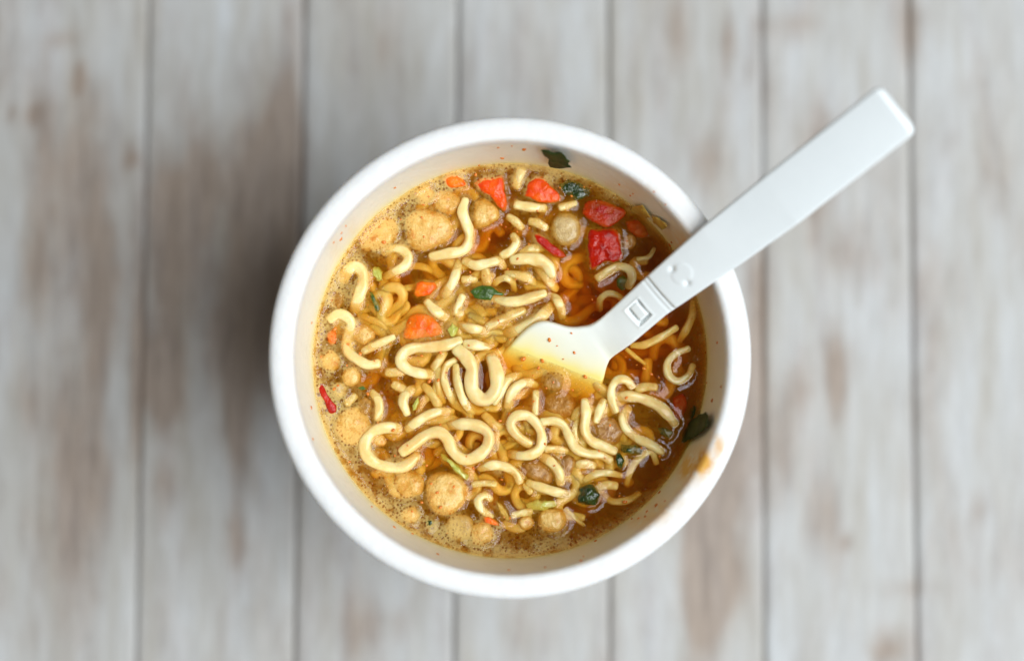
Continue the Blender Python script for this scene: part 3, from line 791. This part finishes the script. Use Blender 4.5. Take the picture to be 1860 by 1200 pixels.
leaf('yellow onion strip with dark dot on the upper right wall', [(1188,390),(1196,391),(1212,402),(1217,408),(1207,414),(1199,407),(1190,400)], .9, .6, M_ONION, 'onion_strip', 'onion', mapper=on_wall, seed=71)

# ------------------------------------------------------------------ fork
fork = empty('plastic_fork', at(1300, 450, RIM_Z))
tag(fork, 'white plastic folding fork leaning on the rim with its head in the soup', 'fork')
inv = Vector(fork.location)
def head_z(px, py):
    s = ((px - 1000) * .36 - (py - 662) * .93) / 88.6 * 10      # mm along the slope, 0 at the waterline
    return SOUP_Z + (s * .5 if s > 0 else s * .7) * MM
st_ = [ # left x,y, right x,y, height of the top above the rim in mm (None: head plane)
 (1596,155, 1664,240, 26.0), (1385,322, 1450,406, 11.8), (1272,414, 1340,484, 3.6), (1160,514, 1207,574, -6.2), (1105,565, 1150,622, -11.0),
 (1077,590, 1113,650, None), (1057,596, 1104,662, None), (1030,597, 1099,676, None), (988,587, 1095,693, None), (958,598, 1089,706, None), (922,632, 1066,732, None), (895,657, 1042,758, None)]
Ls, Rs = [], []
for a, b, c, d, h in st_:
    if h is None: Ls.append(at(a, b, head_z(a, b))); Rs.append(at(c, d, head_z(c, d)))
    else: Ls.append(at(a, b, RIM_Z + h * MM)); Rs.append(at(c, d, RIM_Z + h * MM))
Ls, Rs = np.array(Ls), np.array(Rs)
def spline3(P, step):
    P = np.array(P)
    Q = np.vstack([2 * P[0] - P[1], P, 2 * P[-1] - P[-2]])
    out, par = [], []
    for i in range(1, len(Q) - 2):
        a, b, c, d = Q[i - 1], Q[i], Q[i + 1], Q[i + 2]
        m1 = (c - a) / 2 if i > 1 else (c - b); m2 = (d - b) / 2
        for k in range(step[i - 1]):
            t = k / step[i - 1]
            out.append((2*t**3-3*t**2+1)*b + (t**3-2*t**2+t)*m1 + (-2*t**3+3*t**2)*c + (t**3-t**2)*m2)
            par.append(i - 1 + t)
    out.append(P[-1]); par.append(len(P) - 1)
    return np.array(out), np.array(par)
mid = (Ls + Rs) / 2
steps = [max(3, int(np.linalg.norm(mid[i + 1] - mid[i]) / .0003)) for i in range(len(mid) - 1)]
steps[0] = 150
# straight handle pieces: linear, head: smooth
def lin(P):
    out = []
    for i in range(len(P) - 1):
        for k in range(steps[i]): out.append(P[i] + (P[i + 1] - P[i]) * k / steps[i])
    out.append(P[-1]); return np.array(out)
LL_s, par = spline3(Ls, steps); RR_s, _ = spline3(Rs, steps)
LL_l, RR_l = lin(Ls), lin(Rs)
wgt = np.clip((par - 3.5) / 1.0, 0, 1)[:, None]
LL = LL_l * (1 - wgt) + LL_s * wgt
RR = RR_l * (1 - wgt) + RR_s * wgt
def proj(p):
    rel = np.array(p) - np.array(CAM); dp = rel @ np.array(DIR)
    return 930 + F_PX * (rel @ np.array(RIGHT)) / dp, 600 - F_PX * (rel @ np.array(UP)) / dp
def inquad(x, y, c, u, v, hu, hv, soft):
    a = (x - c[0]) * u[0] + (y - c[1]) * u[1]; b = (x - c[0]) * v[0] + (y - c[1]) * v[1]
    e = min(hu - abs(a), hv - abs(b))
    return min(1, max(0, .5 + e / soft))
AX, AC = (.757, -.653), (.68, .733)
NT = 44
def sheet(i0, i1, name, parent, feats):
    V, F = [], []
    n = i1 - i0 + 1
    nrm = []
    for i in range(i0, i1 + 1):
        l, r = LL[i], RR[i]
        ax = (mid_s[min(i + 1, len(LL) - 1)] - mid_s[max(i - 1, 0)]); ax /= np.linalg.norm(ax)
        ac = r - l; wd = np.linalg.norm(ac); ac /= wd
        nn = np.cross(ac, ax); nn /= np.linalg.norm(nn)
        if nn[2] < 0: nn = -nn
        nrm.append(nn)
    ths, er = .0019, .0005
    for j, i in enumerate(range(i0, i1 + 1)):
        l, r = LL[i], RR[i]; nn = nrm[j]; wd = np.linalg.norm(r - l)
        endd = (np.linalg.norm(mid_s[i] - mid_s[0])) if i0 == 0 else 1
        row = []
        rc = .0016
        ins = rc - math.sqrt(max(0, rc ** 2 - max(0, rc - endd) ** 2)) if i0 == 0 else 0
        dl = (r - l) / wd
        l, r = l + dl * ins, r - dl * ins
        wd -= 2 * ins
        for k in range(NT + 1):
            u = k / NT
            p = l + (r - l) * u
            de = min(u, 1 - u) * wd
            h = -.00028 * (2 * u - 1) ** 2
            if de < er: h -= er - math.sqrt(max(0, er ** 2 - (er - de) ** 2))
            if endd < er * 2: h -= 2 * er - math.sqrt(max(0, 4 * er ** 2 - (2 * er - endd) ** 2))
            if feats:
                x, y = proj(p)
                # slot with a tab in it
                frame = inquad(x, y, (1160, 568), AX, AC, 18.5, 22.5, 3)
                slot = inquad(x, y, (1160, 568), AX, AC, 14, 18.5, 3)
                tab = inquad(x, y, (1159, 566), AX, AC, 9.5, 15.5, 2.5)
                h += .00013 * frame - .0013 * slot + .0011 * tab
                # step and groove of the hinge
                a = (x - 1202) * AX[0] + (y - 533) * AX[1]
                h += .0004 * min(1, max(0, a / 2 + .5)) - .00035 * math.exp(-((a + 1.0) / 2.2) ** 2) - .0002 * math.exp(-((a + 11) / 2.0) ** 2)
                # round button with two dimples
                rr = math.hypot(x - 1240, y - 496)
                h += .00010 * min(1, max(0, (21 - rr) / 4))
                for dx, dy in ((1222, 488), (1249, 513)):
                    h -= .0005 * math.exp(-(((x - dx) ** 2 + (y - dy) ** 2) / 26))
            row.append(Vector(p + nn * h) - inv)
        # sides and underside
        under = [Vector(r - nn * ths * .8) - inv, Vector(r - nn * ths + (l - r) * .06) - inv, Vector(l - nn * ths + (r - l) * .06) - inv, Vector(l - nn * ths * .8) - inv]
        V += row + under
    m = NT + 5
    for j in range(n - 1):
        for k in range(m):
            k2 = (k + 1) % m
            F.append((j * m + k, j * m + k2, (j + 1) * m + k2, (j + 1) * m + k))
    if i0 == 0: F.append(tuple(reversed(range(m))))
    else: F.append(tuple((n - 1) * m + k for k in range(m)))
    F = [tuple(reversed(f)) for f in F]
    o = mesh(name, V, F, M_PLASTIC, parent)
    tint = []  # soup's yellow bounce light painted in, strongest at the waterline
    for v in V:
        q = v + inv
        dz = (q.z - SOUP_Z) / MM
        tint.append(min(.95, .85 * math.exp(-max(0, dz - .1 + .5 * mnoise.noise(q * 300)) / 1.5) + .18 * math.exp(-max(dz, 0) / 5)))
    fattr(o.data, 'tint', tint)
    return o
mid_s = (LL + RR) / 2
iN = int(np.searchsorted(par, 4.9))
ho = sheet(0, iN, 'handle', fork, True)
sheet(iN, len(LL) - 1, 'head', fork, False)
for o in fork.children:
    bm = bmesh.new(); bm.from_mesh(o.data); bmesh.ops.recalc_face_normals(bm, faces=bm.faces); bm.to_mesh(o.data); bm.free()
# three tines under the broth
eL, eR = LL[-1], RR[-1]
dn = (LL[-1] + RR[-1]) / 2 - (LL[-20] + RR[-20]) / 2; dn /= np.linalg.norm(dn)
for k in range(4):
    a = eL + (eR - eL) * (k + .1) / 4; b = eL + (eR - eL) * (k + .8) / 4
    tip = (a + b) / 2 + dn * .016
    n_ = np.cross(b - a, dn); n_ /= np.linalg.norm(n_)
    if n_[2] < 0: n_ = -n_
    V = []
    for s in (0, .4, .8, 1):
        c0, c1 = a + (tip - a) * s * .85 + dn * .016 * .15 * s, b + (tip - b) * s * .85 + dn * .016 * .15 * s
        for q in (c0, c1, c1 - n_ * .0016, c0 - n_ * .0016): V.append(Vector(q) - inv)
    F = [(0, 3, 2, 1), (12, 13, 14, 15)]
    for j in range(3):
        for q in range(4): F.append((j * 4 + q, j * 4 + (q + 1) % 4, j * 4 + 4 + (q + 1) % 4, j * 4 + 4 + q))
    mesh('tine', V, F, M_PLASTIC, fork, smooth=False)

# ------------------------------------------------------------------ broth
NR, NTH = 170, 620
zb = .0065
E = np.array(EMERGE)
rad = np.linspace(.0002, r_in(SOUP_Z) + .0006, NR)
th = np.linspace(0, 2 * math.pi, NTH, endpoint=False)
RR_, TT_ = np.meshgrid(rad, th, indexing='ij')
GX, GY = (RR_ * np.cos(TT_)).ravel(), (RR_ * np.sin(TT_)).ravel()
near = np.full(GX.shape, .02, np.float32)
for c in range(0, len(GX), 4000):
    gx, gy = GX[c:c + 4000, None], GY[c:c + 4000, None]
    d = np.hypot(gx - E[None, :, 0], gy - E[None, :, 1]) - E[None, :, 2]
    near[c:c + 4000] = d.min(axis=1)
dn_ = np.maximum(near, 0)
h = .00030 * np.exp(-dn_ / .00055)
wall_d = np.maximum(r_in(SOUP_Z) - RR_.ravel(), 0)
h += .0009 * np.exp(-wall_d / .0009)
nzv = np.array([mnoise.noise(Vector((x * 420, y * 420, 1.7))) for x, y in zip(GX, GY)])
nzf = np.array([mnoise.noise(Vector((x * 130, y * 130, 5.1))) for x, y in zip(GX, GY)])
h += .00005 * nzv
# pixel place of each surface point, for the froth patches
ctr = np.array([proj((x, y, SOUP_Z)) for x, y in zip(GX[::1], GY[::1])])
PX, PY = ctr[:, 0], ctr[:, 1]
foam = .14 + .18 * nzf
foam += .42 * np.exp(-dn_ / .0009)
patches = [(620, 440, 90, 110, .45), (740, 420, 60, 70, .35), (780, 345, 70, 25, .4), (600, 560, 40, 120, .35), (655, 600, 40, 40, .2), (640, 770, 60, 60, .45), (700, 900, 60, 60, .35), (800, 970, 120, 40, .3), (960, 1000, 160, 25, .3),
           (680, 690, 40, 40, .1), (690, 820, 30, 25, .3), (960, 500, 25, 15, .3), (1000, 320, 60, 20, .3), (800, 560, 40, 40, .3), (790, 640, 40, 20, .2), (890, 555, 40, 20, .2), (970, 570, 50, 30, .2),
           (1165, 760, 30, 26, .35), (1090, 800, 20, 30, .35), (1060, 700, 40, 20, .35), (1010, 670, 50, 14, .3), (900, 860, 30, 12, .3), (1100, 620, 30, 30, .1), (1060, 840, 60, 12, .2), (1060, 980, 80, 30, .2), (1130, 340, 40, 40, .2),
           (740, 520, 45, 30, -.35), (740, 560, 40, 25, -.3), (850, 690, 60, 50, -.45), (900, 425, 40, 22, -.2), (1070, 540, 60, 50, -.3), (1180, 640, 60, 60, -.3), (1210, 600, 40, 60, -.2), (650, 705, 25, 14, -.3), (820, 840, 25, 14, -.1), (960, 690, 30, 20, -.2), (850, 800, 30, 25, -.35), (1120, 400, 70, 40, -.2), (1230, 740, 30, 40, -.25), (690, 790, 20, 12, -.2), (1180, 870, 50, 50, -.15), (1010, 490, 20, 30, -.2), (930, 650, 30, 14, -.1), (1030, 930, 40, 20, -.2), (960, 850, 40, 20, -.1), (900, 800, 20, 20, -.3)]
for x, y, rx, ry, s in patches: foam += s * np.exp(-((PX - x) / rx) ** 2 - ((PY - y) / ry) ** 2)
foam *= 1 - .45 * np.clip((PX - 980) / 250, 0, 1)
foam += (.85 - .25 * np.clip((PX - 980) / 250, 0, 1)) * np.exp(-wall_d / .0023)
foam = np.clip(foam, 0, 1.15)
V = np.stack([GX, GY, SOUP_Z + h], 1).tolist()
F = []
for j in range(NR - 1):
    for k in range(NTH):
        k2 = (k + 1) % NTH
        F.append((j * NTH + k, j * NTH + k2, (j + 1) * NTH + k2, (j + 1) * NTH + k))
F.append(tuple(reversed(range(NTH))))
base = (NR - 1) * NTH
zs = [SOUP_Z - .0008, SOUP_Z - .02, SOUP_Z - .05, zb]
for z in zs:
    for k in range(NTH):
        r = r_in(z) + .0006
        V.append((r * math.cos(th[k]), r * math.sin(th[k]), z))
for j in range(len(zs)):
    for k in range(NTH):
        k2 = (k + 1) % NTH
        a, b = base + j * NTH, base + (j + 1) * NTH
        F.append((a + k, b + k, b + k2, a + k2)[::-1])
b = base + len(zs) * NTH
F.append(tuple(b + k for k in range(NTH)))
broth = mesh('broth', V, F, M_BROTH)
bm = bmesh.new(); bm.from_mesh(broth.data); bmesh.ops.recalc_face_normals(bm, faces=bm.faces); bm.to_mesh(broth.data); bm.free()
fattr(broth.data, 'foam', np.r_[foam, np.zeros(len(V) - len(foam))])
tag(broth, 'amber noodle broth filling the cup, topped with fine froth', 'soup')

# ------------------------------------------------------------------ bubbles and specks
def dome_geo(c, r, n=16, m=5, base=0):
    V, F = [], []
    for j in range(m):
        e = math.pi / 2 * j / m
        for k in range(n):
            a = 2 * math.pi * k / n
            V.append((c.x + r * math.cos(e) * math.cos(a), c.y + r * math.cos(e) * math.sin(a), c.z + .8 * r * math.sin(e)))
    V.append((c.x, c.y, c.z + .8 * r))
    for j in range(m - 1):
        for k in range(n):
            k2 = (k + 1) % n
            F.append((base + j * n + k, base + j * n + k2, base + (j + 1) * n + k2, base + (j + 1) * n + k))
    for k in range(n): F.append((base + (m - 1) * n + k, base + (m - 1) * n + (k + 1) % n, base + m * n))
    return V, F
big = [(1266, 651, 8.5, 'largest oval bubble against the right wall beside the noodle ring'), (1229, 675, 5.5, 'round bubble inside the noodle ring by the right wall'), (1075, 720, 6, 'bubble just above the J shaped noodle'), (1150, 772, 5, 'dark bubble inside the right C shaped noodle'), (829, 422, 5.5, 'shiny bubble at the right edge of the biggest meat chunk'), (1204, 690, 5, 'bubble below left of the noodle ring')]
for x, y, r, lab in big:
    v, f = dome_geo(on_soup(x, y, 0), r / 88.6 * .01, 24, 7)
    tag(mesh('bubble', v, f, M_BUBBLE), lab, 'bubble', 'large bubbles on the broth')
rnd = random.Random(11)
V, F = [], []
cnt = 0
fxy = list(zip(GX, GY, foam, near, wall_d, h))
while cnt < 1500:
    x, y, fo, ne, wd, hh = rnd.choice(fxy[NTH * 8:])
    # choice is uniform in (r, theta): weight by radius
    if rnd.random() > math.hypot(x, y) / .041: continue
    if ne < .0003 or wd < .0004 or rnd.random() > fo + .15: continue
    r = rnd.uniform(.00016, .00030) if rnd.random() < .8 else rnd.uniform(.0003, .00050)
    v, f = dome_geo(Vector((x, y, SOUP_Z + hh - .00003)), r, 10, 3, len(V))
    V += v; F += f; cnt += 1
tag(mesh('froth_bubbles', V, F, M_BUBBLE), 'fine bubbles scattered over the broth surface', 'bubbles', kind='stuff')

def blob_geo(c, r, n, base, rnd):
    """a flattened little speck"""
    V, F = [], []
    up = Vector(n).normalized()
    s = up.orthogonal().normalized(); t = up.cross(s)
    m = 7
    a0 = rnd.uniform(0, 6)
    V.append(c + up * r * .5)
    for q, e in ((.7, .35), (1.0, -.05)):
        for k in range(m):
            a = a0 + 2 * math.pi * k / m
            j = r * q * (1 + .35 * math.sin(a * 2 + a0) * .7)
            V.append(c + s * j * math.cos(a) + t * j * math.sin(a) + up * r * e)
    for k in range(m):
        k2 = (k + 1) % m
        F.append((base, base + 1 + k, base + 1 + k2))
        F.append((base + 1 + k, base + 1 + m + k, base + 1 + m + k2, base + 1 + k2))
    return V, F
rnd = random.Random(21)
V, F = [], []
wall_specks = [(952, 271, 6), (912, 287, 5), (990, 303, 3), (905, 268, 3), (930, 265, 2.5), (870, 300, 3), (717, 341, 3.5), (619, 434, 5), (620, 423, 3), (606, 440, 3), (628, 410, 3), (1188, 348, 3), (1209, 371, 3), (1217, 445, 5), (1220, 440, 3), (1303, 622, 3.5), (1294, 727, 5), (1310, 702, 3), (1284, 695, 2), (1192, 918, 6), (1175, 929, 4), (1172, 938, 4), (1198, 894, 4), (1160, 941, 4), (1148, 942, 3), (1082, 982, 4), (1055, 1018, 4), (990, 1030, 3), (716, 957, 4), (749, 969, 3.5), (795, 1006, 3.5), (924, 1035, 3), (566, 586, 3), (565, 740, 4), (568, 797, 3), (675, 920, 3), (1060, 1010, 2.5), (1145, 355, 3), (1125, 335, 3), (1150, 352, 2.5), (1208, 910, 3), (1282, 640, 2.5)]
for x, y, r in wall_specks:
    q = on_wall(x, y, .00003); n = Vector((-q.x, -q.y, .02))
    v, f = blob_geo(q, r / 88.6 * .01 * .75, n, len(V), rnd); V += v; F += f
tag(mesh('wall_specks', V, F, M_SPECK), 'orange chilli specks dried on the inner cup wall', 'chilli specks', kind='stuff')
V, F = [], []
# chilli on the fork: found on the fork's own faces by nearest point
fk = [(998, 617, 5), (1043, 640, 4), (1063, 684, 5), (1038, 605, 2.5), (1012, 628, 2), (1108, 617, 2), (1124, 620, 2), (1023, 652, 2), (985, 655, 5), (952, 651, 5)]
tops = (LL + RR) / 2
for x, y, r in fk:
    z = head_z(x, y) + .00006
    q = at(x, y, z)
    v, f = blob_geo(q, r / 88.6 * .01 * .75, Vector((0, 0, 1)), len(V), rnd); V += v; F += f
tag(mesh('fork_specks', V, F, M_SPECK), 'orange chilli specks stuck to the white fork head', 'chilli specks', kind='stuff')
V, F = [], []
sp = [(906, 584, 5), (856, 594, 3), (940, 470, 3), (800, 640, 4), (796, 690, 4), (832, 651, 4), (780, 692, 5), (766, 646, 3.5), (714, 781, 4), (775, 845, 3), (860, 850, 4), (783, 878, 3), (794, 894, 4), (766, 912, 3.5), (800, 921, 4), (824, 884, 4), (812, 872, 3), (1138, 722, 4), (1108, 772, 3), (864, 299, 3), (864, 317, 4), (910, 408, 3), (888, 434, 4), (1038, 356, 3), (1088, 819, 4), (1135, 911, 5), (1198, 828, 3), (1170, 669, 4), (1183, 679, 4), (608, 598, 5), (654, 643, 5), (632, 625, 4), (583, 648, 4), (607, 706, 4), (614, 700, 3), (668, 715, 4), (950, 652, 6), (978, 668, 4), (1040, 708, 3), (990, 806, 3), (908, 764, 4), (925, 752, 4), (745, 586, 3), (770, 372, 2.5), (697, 440, 5), (689, 412, 3), (766, 395, 3), (790, 404, 3), (770, 430, 3)]
for _ in range(70):
    a, r0 = rnd.uniform(0, 6.3), 345 * math.sqrt(rnd.random())
    sp.append((922 + r0 * math.cos(a), 651 + r0 * math.sin(a), rnd.uniform(1.5, 2.8)))
Em = E
for x, y, r in sp:
    q = on_soup(x, y, 0)
    d = np.hypot(Em[:, 0] - q.x, Em[:, 1] - q.y)
    inside = d < Em[:, 2] * .8
    lift = Em[inside, 3].max() if inside.any() else .0002
    q = on_soup(x, y, lift * .96)
    v, f = blob_geo(q, r / 88.6 * .01 * .8, Vector((0, 0, 1)), len(V), rnd); V += v; F += f
tag(mesh('chilli_specks', V, F, M_SPECK), 'tiny orange chilli specks floating over the soup', 'chilli specks', kind='stuff')
